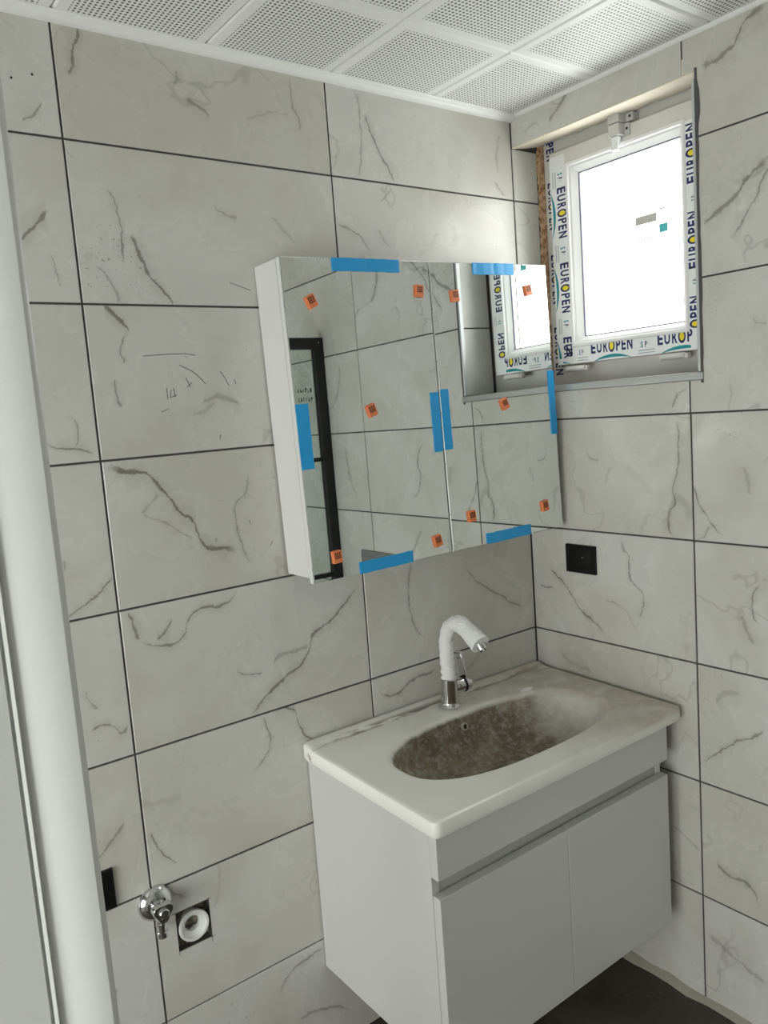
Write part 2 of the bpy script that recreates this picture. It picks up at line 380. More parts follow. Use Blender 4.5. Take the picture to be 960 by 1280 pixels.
ceiling = struct(box('ceiling', mat('ceiling_void', srgb(120, 120, 118), .9), None, XL-.2, .25, YF-.2, .2, H+.012, H+.15), 'suspended ceiling of perforated white square panels', 'ceiling')
xs = [0]+[-.2905-.301*i for i in range(10)]+[XL]; ys = [0, -.2845, -.5855, -.8865, -1.1875, -1.4885, -1.7895, -2.0905, YF]
for i in range(len(xs)-1):
    for j in range(len(ys)-1):
        x1, x0, y1, y0 = xs[i], xs[i+1], ys[j], ys[j+1]; g = .0009; c = .004
        k = lambda q, z: [(x0+g+q, y0+g+q, z), (x0+g+q, y1-g-q, z), (x1-g-q, y1-g-q, z), (x1-g-q, y0+g+q, z)]
        cx = x0+.15 if i == 0 else x1-.15; cy = y0+.15 if j == 0 else y1-.15
        MB().rings([k(0, H+.012), k(0, H+c*.8), k(c, H)]).build('ceiling_panel', CM, ceiling, loc=(cx, cy, H))
AN = mat('white_angle', srgb(236, 236, 233), .4)
def angle_trim(name, label, prof, a, b):
    R = [[Vector(q)+Vector(e) for q in prof] for e in (a, b)]
    return struct(MB().rings(R).build(name, AN, smooth=60), label, 'trim')
arc = [(-.019*math.cos(t), H-.003-.013*math.sin(t)) for t in [i*math.pi/2/6 for i in range(7)]]
angle_trim('trim_1', 'white cove angle where ceiling meets the wall above the mirror', [(0, 0, H-.0005), (0, -.022, H-.0005)]+[(0, a, b) for a, b in arc], (XL, 0, 0), (0, 0, 0))
angle_trim('trim_2', 'thin grey-white angle along the ceiling above the window wall', [(0, 0, H-.0005), (-.008, 0, H-.0005), (-.008, 0, H-.003), (0, 0, H-.008)], (0, -.022, 0), (0, YF, 0))

# metal edging of the window opening
struct(MB().box(-.006, .012, -.552, -.0005, 1.566, 1.585).build('trim_3', STEEL, bevel=.002), 'brushed metal edging strip under the window', 'trim')
t4 = struct(MB().box(-.003, .011, -.5455, -.5385, 1.586, 2.2135).build('trim_4', ALU, bevel=.0015), 'slim metal edging strip up the right side of the window opening', 'trim')
mb = MB(); R = []
for i in range(30):
    z = 1.56+.675*i/29; wd = .0055+(.004 if i in (25, 26, 27) else 0)+random.uniform(-.001, .0015)
    R.append([(.0, -.5460, z), (-.0025, -.5460, z), (-.0025, -.546-wd, z), (.0, -.546-wd, z)])
mb.rings(R).build('adhesive_line', mat('grey_adhesive', srgb(84, 84, 82), .9), t4)
MB().box(.012, .124, -.538, -.003, 1.574, 1.5849).build('sill_board', mat('sill_stone', srgb(200, 198, 192), .4), wall_right)

# ------------------------------------------------------------------ window
SX = .100                                   # room face of the sash
def wp(u, v): h = px(u, v, 0, SX); return h.y, h.z
win = struct(empty('window_1', (.14, -.275, 1.59)), 'small white plastic tilt window still wearing printed film', 'window')
winv = win.matrix_world.copy(); win_off = Vector(win.location)
def wb(mb, name, M, parent=None, **kw):     # geometry given in world metres, hung under the window
    o = mb.build(name, M, None, **kw); o.parent = parent or win
    o.matrix_parent_inverse = Matrix.Translation(-win_off) ; return o
def ring(mb, P, outer, inner, n0, n1, mi=0):
    cells(mb, P, outer, [inner], n0, n1, mi)
PW = Plane((SX,0,0), (0,-1,0), (-1,0,0))    # u = -y, n towards the room
fz0, fz1 = 1.5855, 2.258
mb = MB(); ring(mb, PW, (.0015, .541, fz0, fz1), (.062, .484, fz0+.075, fz1-.095), -.085, -.026)
frame = wb(mb, 'frame', PVC, bevel=.003)
sz0 = wp(693, 458)[1]; sz1 = wp(686, 193)[1]
su0, su1 = .043, .506
gu0, gu1 = .128, .434
gz0, gz1 = wp(730, 420)[1], wp(855, 163)[1]-.004
mb = MB(); ring(mb, PW, (su0, su1, sz0, sz1), (gu0-.030, gu1+.022, gz0-.026, gz1+.030), -.060, 0)
sash = wb(mb, 'sash', PVC, bevel=.003)
def sub(o):                                 # third level: child of the sash, geometry in world metres
    o.parent = sash; o.matrix_parent_inverse = Matrix.Identity(4); return o
mb = MB(); o0 = (gu0-.031, gu1+.023, gz0-.027, gz1+.031); i0 = (gu0, gu1, gz0, gz1)
def rr(r, d, n): return [PW.p(r[0]+d, r[2]+d, n), PW.p(r[1]-d, r[2]+d, n), PW.p(r[1]-d, r[3]-d, n), PW.p(r[0]+d, r[3]-d, n)]
def li(t, n): r = [a+(b-a)*t for a, b in zip(o0, i0)]; return rr(r, 0, n)
mb.rings([li(0, -.02), li(0, .002), li(.12, .005), li(.34, .005), li(.42, -.001), li(.55, -.002), li(.98, -.016), li(1, -.030), li(.5, -.032)], cap0=False, cap1=False)
sub(mb.build('glazing_bead', BEAD, bevel=0))
for r_ in ((su0+.001, gu0-.031, sz0+.002, sz1-.012), (gu0-.031, gu1+.023, sz0+.002, gz0-.027), (gu1+.023, su1-.001, sz0+.002, sz1-.045)):
    mb = MB(); cells(mb, PW, r_, [], .0001, .0004); sub(mb.build('protective_film', FILM))
mb = MB(); ring(mb, PW, (gu0-.002, gu1+.002, gz0-.002, gz1+.002), (gu0+.0025, gu1-.0025, gz0+.0025, gz1-.0025), -.0215, -.0175)
sub(mb.build('gasket', mat('grey_gasket', srgb(120, 118, 140), .7)))
mb = MB(); cells(mb, PW, (gu0-.006, gu1+.006, gz0-.006, gz1+.006), [], -.026, -.022)
sub(mb.build('pane', GLASS))
# hinge covers along the bottom, latch at the top
for (ua, va), (ub, vb) in (((711, 461), (739, 459)), ((828, 447), (864, 443))):
    y0, z0 = wp(ua, va); y1, z1 = wp(ub, vb); z = (z0+z1)/2
    mb = MB(); mb.box(SX-.016, SX+.001, y0, y1, z-.008, z+.005)
    L = abs(y1-y0); mb.lathe([(.0075, 0), (.0075, L*.82)], (SX-.014, max(y0, y1)-L*.08, z), (0, -1, 0), 16)
    mb.box(SX-.006, SX+.002, y0, y0+(y1-y0)*.4, z+.004, z+.008)
    wb(mb, 'hinge', PVC, bevel=.0015)
ly, lz = wp(775, 160)
LG = mat('latch_grey_plastic', srgb(196, 196, 194), .4)
mb = MB(); mb.box(SX-.032, SX+.024, ly-.019, ly+.013, lz+.006, lz+.028); mb.box(SX-.002, SX+.024, ly-.040, ly-.018, lz+.008, lz+.028)
mb.lathe([(.0035, 0), (.0035, .001)], (SX-.0022, ly-.031, lz+.019), (-1, 0, 0), 10, mi=1)
latch = wb(mb, 'latch_keep', [LG, INK], bevel=.002)
mb = MB(); mb.box(SX-.031, SX, ly-.018, ly+.013, lz-.024, lz+.004); mb.box(SX-.006, SX, ly-.031, ly-.017, lz-.024, lz+.004)
mb.lathe([(.0035, 0), (.0035, .001)], (SX-.0062, ly-.0245, lz-.009), (-1, 0, 0), 10, mi=1)
latch = wb(mb, 'latch', [LG, INK], bevel=.002)
mb = MB().rings([[(SX-.028, ly-.011, lz-.0245), (SX-.028, ly+.009, lz-.0245), (SX-.010, ly+.009, lz-.0245), (SX-.010, ly-.011, lz-.0245)],
                 [(SX-.027, ly-.008, lz-.054), (SX-.027, ly+.008, lz-.054), (SX-.017, ly+.008, lz-.054), (SX-.017, ly-.008, lz-.054)],
                 [(SX-.034, ly-.009, lz-.058), (SX-.034, ly+.009, lz-.058), (SX-.016, ly+.009, lz-.058), (SX-.016, ly-.009, lz-.058)]])
o = wb(mb, 'latch_tongue', mat('translucent_plastic', srgb(236, 238, 238), .12), bevel=.002)
# crumbling mounting foam between the reveal tiles and the frame
mb = MB(); R = []
for i in range(70):
    z = fz0+(fz1-fz0)*i/69; a = random.uniform(.001, .0035); b = random.uniform(-.004, .004)
    R.append([(.098+b, -.0005, z), (.101+b, -a*.8, z), (.112, -a, z), (.126, -a, z), (.126, -.0005, z)])
FO = mat('expanding_foam', srgb(190, 140, 92), .95); N = NT(FO); g = N.n('ShaderNodeNewGeometry').outputs['Position']
N.set(N.b.inputs['Base Color'], N.mix(N.ramp(N.noise(g, 70, 4, .6)[0], .4, .62), srgb(222, 190, 156), srgb(168, 126, 92)))
wb(mb.rings(R), 'foam_seal', FO)

# film print: lettering as thin ink on the film
def glyphs(txt):
    c = bpy.data.curves.new('lettering', 'FONT'); c.body = txt; c.size = 1; c.offset = .032; c.resolution_u = 3
    o = bpy.data.objects.new('lettering', c); COL.objects.link(o)
    dg = bpy.context.evaluated_depsgraph_get(); me = bpy.data.meshes.new_from_object(o.evaluated_get(dg))
    V = [tuple(v.co) for v in me.vertices]; Fc = [tuple(p.vertices) for p in me.polygons]
    bpy.data.objects.remove(o); bpy.data.meshes.remove(me)
    x0 = min(v[0] for v in V); x1 = max(v[0] for v in V); y0 = min(v[1] for v in V); y1 = max(v[1] for v in V)
    return [((v[0]-x0)/(x1-x0), (v[1]-y0)/(y1-y0)) for v in V], Fc
GL = {}
def put(mb, txt, fn, a0, a1, b0, b1, mi=0):   # glyphs into the box [a0,a1]x[b0,b1] of the mapping fn(a,b)
    if txt not in GL: GL[txt] = glyphs(txt)
    V, Fc = GL[txt]; mb.add([fn(a0+(a1-a0)*x, b0+(b1-b0)*y) for x, y in V], Fc, mi)
def disc(mb, fn, a, b, ra, rb, mi, r_in=0., n=20):
    if r_in: mb.add([fn(a+ra*k*math.cos(t), b+rb*k*math.sin(t)) for k in (1, r_in) for t in [2*math.pi*i/n for i in range(n)]],
                    [(i, (i+1) % n, n+(i+1) % n, n+i) for i in range(n)], mi)
    else: mb.add([fn(a+ra*math.cos(t), b+rb*math.sin(t)) for t in [2*math.pi*i/n for i in range(n)]], [tuple(range(n))], mi)
def wordmark(mb, fn, L, Hh, cut0=0., cut1=1., arcs=True):
    parts = [('E', 0, .115), ('U', .145, .265), ('R', .305, .415), ('O', .43, .585), ('P', .615, .72), ('E', .745, .845), ('N', .875, 1.)]
    for ch, a, b in parts:
        if a < cut0-.001 or b > cut1+.001: continue
        if ch == 'O':
            disc(mb, fn, L*(a+b)/2, Hh*.5, L*(b-a)/2, Hh*.56, 0, .62); disc(mb, fn, L*(a+b)/2, Hh*.5, L*(b-a)*.31, Hh*.35, 1)
        else: put(mb, ch, fn, L*a, L*b, 0, Hh)
    if arcs:
        n = 16; V = []
        for i in range(n+1):
            t = i/n; a = L*(.08+.88*t); h = Hh*(-.66+1.75*t*(1-t)); V += [fn(a, h), fn(a, h-Hh*(.04+.24*math.sin(math.pi*min(1, t*1.0+.02))))]
        k0, k1 = int(cut0*n), int(cut1*n)
        mb.add(V, [(2*i, 2*i+2, 2*i+3, 2*i+1) for i in range(k0, k1)], 2)
def badge(mb, fn, L, Hh):
    put(mb, 'S', fn, 0, L*.22, 0, Hh, 2); put(mb, 'P', fn, L*.42, L*.6, 0, Hh, 0)
    put(mb, 'i', fn, L*.72, L*.77, Hh*.4, Hh*.9, 3)
    for k in (0, 1):
        b = -Hh*(.55+.45*k); V = [fn(-L*.25, b), fn(L*1.35, b), fn(L*1.35, b+Hh*.16), fn(-L*.25, b+Hh*.16)]
        mb.add(V, [(0,1,2,3)], 3)
INKS = [NAVY, YEL, TEAL, GREY]
def linefn(p0, p1, n, x=None):                # baseline from p0 to p1 (both (y,z)) -> mapping(a along, b across to the left)
    d = Vector((p1[0]-p0[0], p1[1]-p0[1])); L = d.length; d /= L
    # seen from the room, right = -y; letters' up is d turned 90 degrees counter-clockwise in the (right, up) view
    e = Vector((-(-d.y), -(d.x))) if False else None
    r, upz = -d.x, d.y                       # direction in view axes (right, up)
    ur, uu = -upz, r                         # turned left
    X = SX-n if x is None else x
    return (lambda a, b: (X, p0[0]+d.x*a-ur*b, p0[1]+d.y*a+uu*b)), L
def stamp(kind, pa, pb, Hh, cut=(0, 1), depth=.0006, x=None, parent='sash', arcs=True, y=None):
    pa = (y if y is not None else wp(*pa)[0], wp(*pa)[1]); pb = (y if y is not None else wp(*pb)[0], wp(*pb)[1])
    fn, L = linefn(pa, pb, depth, x); mb = MB()
    if kind == 'w': wordmark(mb, fn, L, Hh, cut[0], cut[1], arcs)
    else: badge(mb, fn, L, Hh)
    o = mb.build('printed_lettering', INKS)
    if parent == 'sash': sub(o)
    else: o.parent = win; o.matrix_parent_inverse = Matrix.Translation(-win_off)
YB = wp(693.5, 265)[0]                        # baseline of the left column (text reads downwards)
YB = -.0665
stamp('w', (693, 237), (697, 299), .031, y=YB); stamp('w', (695, 331), (700, 392), .031, y=YB); stamp('w', (698, 423), (702, 486), .031, (0, .42), y=YB)
stamp('b', (692, 219), (692, 232), .017, y=YB-.004); stamp('b', (695, 311), (696, 324), .017, y=YB-.004); stamp('b', (698, 402), (699, 414), .017, y=YB-.004)
zb = sz0+.022
def rowstamp(kind, u0, u1, v, Hh, **k):
    y0, y1 = wp(u0, v)[0], wp(u1, v)[0]; fn, L = linefn((y0, zb), (y1, zb), .0006); mb = MB()
    if kind == 'w': wordmark(mb, fn, L, Hh, *k.get('cut', (0, 1)))
    else: badge(mb, fn, L, Hh)
    sub(mb.build('printed_lettering', INKS))
rowstamp('w', 739, 791, 438, .030); rowstamp('w', 822, 884, 425, .030, cut=(0, .73)); rowstamp('b', 801, 814, 430, .015); rowstamp('b', 724, 732, 440, .015)
rowstamp('w', 660, 715.5, 440, .030, cut=(.87, 1))
YR = -.4865
stamp('w', (870, 227), (868, 152), .028, y=YR, arcs=False); stamp('w', (869, 335), (870, 263), .028, y=YR, arcs=False); stamp('w', (868, 440), (869, 370), .028, (.42, 1), y=YR, arcs=False)
stamp('b', (869, 250), (869, 240), .014, y=YR+.004); stamp('b', (869, 355), (869, 345), .014, y=YR+.004)
for va, vb in ((120, 180), (208, 268), (300, 362), (392, 452)):
    stamp('w', (684, va+18), (684, vb+18), .027, x=SX+.0254, parent='win', y=-.013, arcs=False)
# label stuck on the glass
mb = MB(); lx = SX+.0216
y0, y1 = wp(788, 285)[0], wp(829, 275)[0]; z0, z1 = wp(808, 296)[1], wp(808, 266)[1]
fnl = lambda a, b: (lx, y0+(y1-y0)*a, z0+.005+(z1-z0+.004)*b)
quad = lambda a0, a1, b0, b1, mi: mb.add([fnl(a0, b0), fnl(a1, b0), fnl(a1, b1), fnl(a0, b1)], [(0,1,2,3)], mi)
quad(0, .66, .52, .86, 0); quad(.72, .98, .02, .36, 1)
for k in range(4): quad(.03, .6, .40-.08*k, .43-.08*k, 2)
for k in range(3): quad(.72, 1., .92-.14*k, .95-.14*k, 2)
quad(.12, .9, .95, .99, 2)
for k in range(9): quad(.02+.075*k, .06+.075*k, -.14, -.02, 2)
sub(mb.build('glass_label', [mat('label_grey', srgb(200, 198, 190), .6), mat('label_teal', srgb(90, 190, 200), .6), mat('label_pale_print', srgb(195, 195, 215), .6)]))

# ------------------------------------------------------------------ white door frame post beside the camera
DM = mat('white_door_lacquer', srgb(214, 215, 213), .38)
door = struct(empty('door_1', (-1.6, -.85, 0)), 'white lacquered door frame post with a beaded groove', 'door')
ye = -.85
pr = [(-1.735, 0), (-1.5672, 0), (-1.5660, -.006), (-1.5642, -.006), (-1.5636, .0015), (-1.5612, .0025), (-1.5604, -.006), (-1.5585, -.006)]
pr += [(-1.5585+.044*t, -.005+.0145*math.sin(t*math.pi*.5)) for t in (.15, .35, .6, .85, 1)]
pr += [(-1.5105, .0075), (-1.508, .004), (-1.508, -.045), (-1.735, -.045)]
pr = [(x+(.0055 if -1.57 < x < -1.555 else .0035), d) for x, d in pr]
o = MB().rings([[(x, ye-d, z) for x, d in pr] for z in (0, H-.001)]).build('jamb', DM, smooth=30)
o.parent = door; o.matrix_parent_inverse = Matrix.Translation(-Vector(door.location))

# ------------------------------------------------------------------ mirror cabinet
CMX = Matrix.Translation((-.424, -.128, 1.5415)) @ Matrix.Rotation(math.radians(-1.4), 4, 'Z') @ Matrix.Rotation(math.radians(-.53), 4, 'X') @ Matrix.Rotation(math.radians(-1.15), 4, 'Y')
cab = empty('mirror_cabinet'); cab.matrix_world = CMX
tag(cab, 'white wall cabinet with two mirrored doors, blue tape and orange stickers', 'mirror cabinet')
CI = CMX.inverted()
def lp(u, v, y=0.):                          # pixel -> cabinet coordinates on the mirror plane
    d = CI.to_3x3() @ (fw + (u-480)/F*rt - (v-640)/F*up); c = CI @ CAM; h = c + d*((y-c.y)/d.y); return h.x, h.z
hw, hh = .3925, .3445
mb = MB(); mb.box(-hw, -hw+.016, .0185, .113, -hh+.012, hh-.001); mb.box(hw-.016, hw, .0185, .105, -hh+.012, hh-.001)
mb.box(-hw+.016, hw-.016, .0185, .105, hh-.017, hh-.001); mb.box(-hw+.016, hw-.016, .0185, .105, -hh+.012, -hh+.028); mb.box(-hw+.016, hw-.016, .098, .105, -hh+.028, hh-.017)
mb.build('body', WHITE, cab)
TAPE = {0: [(414,324,498,336), (364,505,390,588), (450,707,518,718), (540,490,554,565)], 1: [(554,486,567,562), (591,331,642,343), (683,463,693,543), (608,668,664,680)]}
PADS = {0: [(388,377,24), (523,364,-6), (464,513,18), (421,696,4), (547,676,12)], 1: [(568,370,5), (659,363,10), (630,505,22), (589,645,4), (680,632,8)]}
for k, (xa, xb, dyaw, dpitch) in enumerate(((-hw, -.0015, .2, .13), (.0015, hw, -.2, -.13))):
    cx = (xa+xb)/2; wd = xb-xa
    dr = MB().box(-wd/2, wd/2, .0035, .018, -hh, hh).build('door', WHITE, cab, bevel=.0008)
    dr.location = (cx, 0, 0); dr.rotation_euler = (math.radians(dpitch), 0, math.radians(dyaw))
    c = .0015; kk = lambda i, y: [(-wd/2+i, y, -hh+i), (wd/2-i, y, -hh+i), (wd/2-i, y, hh-i), (-wd/2+i, y, hh-i)]
    MB().rings([kk(0, .0035), kk(0, .0012), kk(c, 0)]).build('mirror_pane', MIRROR, dr)
    for n, (a, b, c2, d) in enumerate(TAPE[k]):
        vert = (d-b) > (c2-a)
        if vert:
            x0 = lp(a, b)[0]; x1 = lp(c2, d)[0]; z1 = lp((a+c2)/2, b)[1]; z0 = lp((a+c2)/2, d)[1]
            if k == 0 and n == 1: x0, x1 = -hw-.001, -hw+.030
            elif k == 0: x0, x1 = -.028, -.003
            elif n == 0: x0, x1 = .003, .027
            else: x0, x1 = hw-.020, hw+.001
        else:
            x0 = lp(a, (b+d)/2)[0]; x1 = lp(c2, (b+d)/2)[0]
            if n == 0 or (k == 1 and n == 1): z0, z1 = hh-.027, hh+.0008
            else: z0, z1 = -hh-.0008, -hh+.026
        mb = MB(); R = []; ns = 12; cr = .0008
        for i in range(ns+1):
            t = i/ns
            e = random.uniform(-.0006, .0006); lift = .0016+random.uniform(0, .0010)
            if vert: z = z0+(z1-z0)*t; R.append([(x0-cx+e, -.0002, z), (x0-cx+e, -lift, z), (x1-cx+e, -lift, z), (x1-cx+e, -.0002, z)])
            else: x = x0+(x1-x0)*t-cx; R.append([(x, -.0002, z0+e), (x, -.0002, z1+e), (x, -lift, z1+e), (x, -lift, z0+e)])
        mb.rings(R); mb.build('tape_strip', BLUE, dr)['label'] = 'blue tape strip stuck on the mirror edge'
    for (u, v, rot) in PADS[k]:
        x, z = lp(u, v); a = math.radians(rot); mb = MB()
        f = lambda X, Y, Z: (x-cx+X*math.cos(a)-Z*math.sin(a), Y, z+X*math.sin(a)+Z*math.cos(a))
        def bx(x0, x1, y0, y1, z0, z1, mi=0):
            b = MB().box(x0, x1, y0, y1, z0, z1); mb.add([f(*q) for q in b.v], b.f, mi)
        bx(-.0105, .0105, -.006, -.0002, -.0135, .0135)
        for r_ in range(3):
            bx(-.0072+.0055*r_, -.0040+.0055*r_, -.0064, -.006, 0.000, .0045, 1); bx(-.0072+.0055*r_, -.0040+.0055*r_, -.0064, -.006, .0055, .0100, 1)
        bx(-.0075, .0078, -.0064, -.006, -.0035, -.0012, 1)
        mb.build('sticker', [ORANGE, INK], dr)['label'] = 'small orange foam sticker with black print'

# ------------------------------------------------------------------ vanity cabinet and washbasin
van = empty('vanity_cabinet', (-.42, -.23, .225)); tag(van, 'white wall-hung vanity cabinet with two doors under the washbasin', 'vanity cabinet')
vo = Vector(van.location)
def vp(mb, name, M, parent=None, **kw):
    o = mb.build(name, M, None, **kw); o.parent = parent or van
    if not parent: o.matrix_parent_inverse = Matrix.Translation(-vo)
    return o
vx0, vx1, vz0, vz1 = -.797, -.052, .222, .7415
GREYIN = mat('groove_grey', srgb(176, 176, 174), .5)
mb = MB(); mb.box(vx0, vx0+.018, -.440, -.003, vz0, vz1); mb.box(vx1-.018, vx1, -.440, -.003, vz0, vz1)
mb.v = [(x, y, z+.009 if z > .7 and y > -.1 else z) for x, y, z in mb.v]      # side panels rise a little towards the wall
mb.box(vx0+.018, vx1-.018, -.440, -.003, vz0, vz0+.018); mb.box(vx0+.018, vx1-.018, -.012, -.003, vz0+.018, vz1-.1)
vp(mb, 'body', VWHITE, bevel=.0008)
MBg = MB().box(vx0+.018, vx1-.018, -.438, -.420, .585, .672); vp(MBg, 'finger_groove', GREYIN)
vp(MB().box(vx0, vx1, -.462, -.4405, .650, vz1), 'apron_panel', VWHITE, bevel=.001)
for a, b in ((vx0+.001, -.4275), (-.4255, vx1-.001)):
    vp(MB().box(a, b, -.462, -.4405, vz0+.001, .612), 'door', VWHITE, bevel=.001)

BX0, BX1, BYF = -.812, -.012, -.480
bz = .793
bas = MB(); NA = 128; cxb, cyb = (BX0+BX1)/2, BYF/2
hx, hy = (BX1-BX0)/2, -BYF/2
def rrect(t, ax, ay, n):
    c, s_ = math.cos(t), math.sin(t); k = (abs(c/ax)**n+abs(s_/ay)**n)**(-1/n); return k*c, k*s_
ox, oy, ohx, ohy = -.002, -.024, .302, .142      # bowl opening, relative to the basin centre
def perimeter(n, r=.016):
    P_ = []; lx, ly = hx-r, hy-r; seq = []
    for cx_, cy_, a0 in ((lx, ly, 0), (-lx, ly, 90), (-lx, -ly, 180), (lx, -ly, 270)):
        seq += [(cx_+r*math.cos(math.radians(a0+q)), cy_+r*math.sin(math.radians(a0+q))) for q in (0, 15, 30, 45, 60, 75, 90)]
    for i, a in enumerate(seq):
        b = seq[(i+1) % len(seq)]; L = math.hypot(b[0]-a[0], b[1]-a[1]); k = max(1, round(L/.022))
        P_ += [(a[0]+(b[0]-a[0])*j/k, a[1]+(b[1]-a[1])*j/k) for j in range(k)]
    return P_
PER = perimeter(NA)
def outer(t, d): x, y = PER[t]; return x*(1-d/hx), y*(1-d/hy)
def opening(t, k):
    t = math.atan2(PER[t][1]/hy, PER[t][0]/hx)
    x, y = rrect(t, ohx*k if k > .3 else ohx*k, ohy*k, 2.6 if k > .8 else 2.2); return ox+x, oy+y
def zdeck(x, y):
    e = y-(hy-.034); r = 0 if e < 0 else min(1, e/.012); r = r*r*(3-2*r)
    return .007*r
ts = list(range(len(PER)))
R = []
for d, z in ((.010, -.036), (.003, -.034), (0, -.028), (0, -.007), (.002, -.002), (.006, 0)):
    R.append([(*outer(t, d), z if z < -.01 else z+zdeck(*outer(t, d))) for t in ts])
ND = 16
for i in range(1, ND+1):
    q = i/ND; ring_ = []
    for t in ts:
        a = outer(t, .006); b = opening(t, 1.045); x = a[0]+(b[0]-a[0])*q; y = a[1]+(b[1]-a[1])*q
        ring_.append((x, y, zdeck(x, y)))
    R.append(ring_)
for k, z in ((1.025, -.001), (1.005, -.0045), (.985, -.012), (.96, -.026), (.925, -.046), (.87, -.066), (.78, -.083), (.66, -.094), (.5, -.101), (.32, -.105), (.16, -.108), (.07, -.110)):
    R.append([(*opening(t, k), z) for t in ts])
# underside of the bowl closes the shell
for k, z in ((.07, -.118), (.5, -.112), (.8, -.094), (.95, -.060), (1.03, -.036)): R.append([(*opening(t, k), z) for t in ts])
bas.rings(R, closed=True)
BM = mat('dusty_ceramic', srgb(232, 230, 224), .22); N = NT(BM)
co = N.n('ShaderNodeTexCoord').outputs['Object']; s = N.n('ShaderNodeSeparateXYZ'); N.set(s.inputs[0], co); X, Y, Z = s.outputs
n1 = N.noise(co, 14, 5, .65, .6)[0]; n2 = N.noise(co, 60, 4, .7)[0]; n3 = N.noise(N.vmath('MULTIPLY', co, (1, 5, 5)), 9, 4, .6)[0]
film = N.math('MULTIPLY', N.ramp(N.noise(co, 7, 3, .5)[0], .3, .75), .5)
col = N.mix(N.math('MULTIPLY', film, N.ramp(X, -.25, .1, .25, 1.)), srgb(246, 245, 240), srgb(206, 200, 188))  # dust film fades leftward, so the left deck's brighter light is painted in
rin = N.math('ADD', N.math('POWER', N.math('ABSOLUTE', N.math('DIVIDE', N.math('SUBTRACT', X, ox), ohx)), 2.6), N.math('POWER', N.math('ABSOLUTE', N.math('DIVIDE', N.math('SUBTRACT', Y, oy), ohy)), 2.6))
inb = N.math('LESS_THAN', rin, 1.25)
inz = N.ramp(N.math('ADD', Z, N.math('MULTIPLY', N.math('SUBTRACT', n1, .5), .016)), -.004, -.016)
reach = N.ramp(N.math('ADD', X, N.math('MULTIPLY', N.math('SUBTRACT', n1, .5), .10)), .34, .12)
inb = N.math('MULTIPLY', inb, inz)
mud = N.math('MULTIPLY', N.math('MULTIPLY', inb, N.ramp(reach, 0, 1, .22, 1.)), N.ramp(n2, .30, .56, .72, 1.))
col = N.mix(mud, col, N.mix(N.ramp(n1, .4, .66), srgb(120, 109, 92), srgb(146, 134, 115)))
rid = N.math('MULTIPLY', N.ramp(N.math('ABSOLUTE', N.math('SUBTRACT', Y, hy-.036)), .016, .002), N.ramp(n3, .44, .56))
col = N.mix(N.math('MULTIPLY', rid, .85), col, srgb(112, 105, 94))
rightdust = N.math('MULTIPLY', N.ramp(X, -.05, .33), N.ramp(n1, .3, .6, .35, .75))
col = N.mix(N.math('MULTIPLY', rightdust, N.ramp(Z, -.02, -.004)), col, srgb(182, 172, 154))
N.set(N.b.inputs['Base Color'], col); N.set(N.b.inputs['Roughness'], N.math('MAXIMUM', .28, N.math('MULTIPLY', mud, .85)))
N.bump(N.math('MULTIPLY', n2, mud), .002, .6)
basin = empty('washbasin', (cxb, cyb, bz)); basin.rotation_euler = (math.radians(1.3), 0, 0); basin.location = (cxb, cyb-.002, bz-.0075)
tag(basin, 'white ceramic washbasin with a dusty brown oval bowl on the vanity', 'washbasin')
bas.build('bowl', BM, basin, smooth=35)
yo = oy+ohy*.925
mb = MB().lathe([(.0095, -.004), (.0095, .0015), (.0065, .002), (.0065, -.003)], (-.006, yo-.0015, -.034), (0, -.96, .28), 20, cap0=False, cap1=False)
mb.lathe([(.0068, .0002), (.0068, .0008)], (-.006, yo-.0015, -.034), (0, -.96, .28), 20, mi=1)
mb.build('overflow_hole', [mat('ceramic_ring', srgb(190, 184, 172), .3), INK], basin, smooth=40)
mb = MB().lathe([(.030, -.109), (.030, -.1045), (.026, -.1035), (.012, -.1035), (.011, -.1085)], (ox, oy, 0), (0, 0, 1), 24); mb.build('drain', CHROME, basin, smooth=40)

def basin_pt(x, y, z=0): return basin.matrix_basis @ Vector((x, y, z))
# scrap of white plastic stuck on the bowl's back rim
mb = MB(); R = []
for i in range(9):
    t = i/8; w_ = .007*math.sin(math.pi*min(.97, max(.03, t)))+.001
    R.append([(.042*t, -w_, .0), (.042*t, -w_*.8, .003), (.042*t, w_*.8, .004), (.042*t, w_, .0)])
sc = mb.rings(R).build('plastic_scrap', mat('white_scrap', srgb(240, 240, 238), .5), smooth=60)
sc.location = basin_pt(.195, .1045, .0012); sc.rotation_euler = (math.radians(4), 0, math.radians(-6)); tag(sc, 'small white plastic scrap on the back rim of the washbasin', 'scrap')

# ------------------------------------------------------------------ faucet
fb = basin_pt(.0, .164, .0003)
fau = empty('faucet', fb+Vector((0, 0, .0008))); fau.rotation_euler = basin.rotation_euler; tag(fau, 'chrome gooseneck faucet with its spout wrapped in white foam on the washbasin', 'faucet')
MB().lathe([(.0275, 0), (.0275, .004), (.024, .008), (.0225, .014), (.0215, .030), (.021, .060), (.0205, .074), (.017, .077)]).build('body', CHROME, fau, smooth=40)
lev = MB().lathe([(.017, .012), (.0185, .020), (.0185, .040)], (0, 0, .047), (1, -.12, .06), 26, cap0=False).build('lever_housing', CHROME, fau, smooth=40)
MB().lathe([(.0192, .040), (.0205, .041), (.0205, .0455), (.0192, .046)], (0, 0, .047), (1, -.12, .06), 26).build('black_ring', BLACK, lev, smooth=40)
MB().lathe([(.0185, .046), (.0185, .058), (.016, .062)], (0, 0, .047), (1, -.12, .06), 26).build('lever_cap', CHROME, lev, smooth=40)
mb = MB(); L0 = Vector((.052, -.002, .062))
R = []
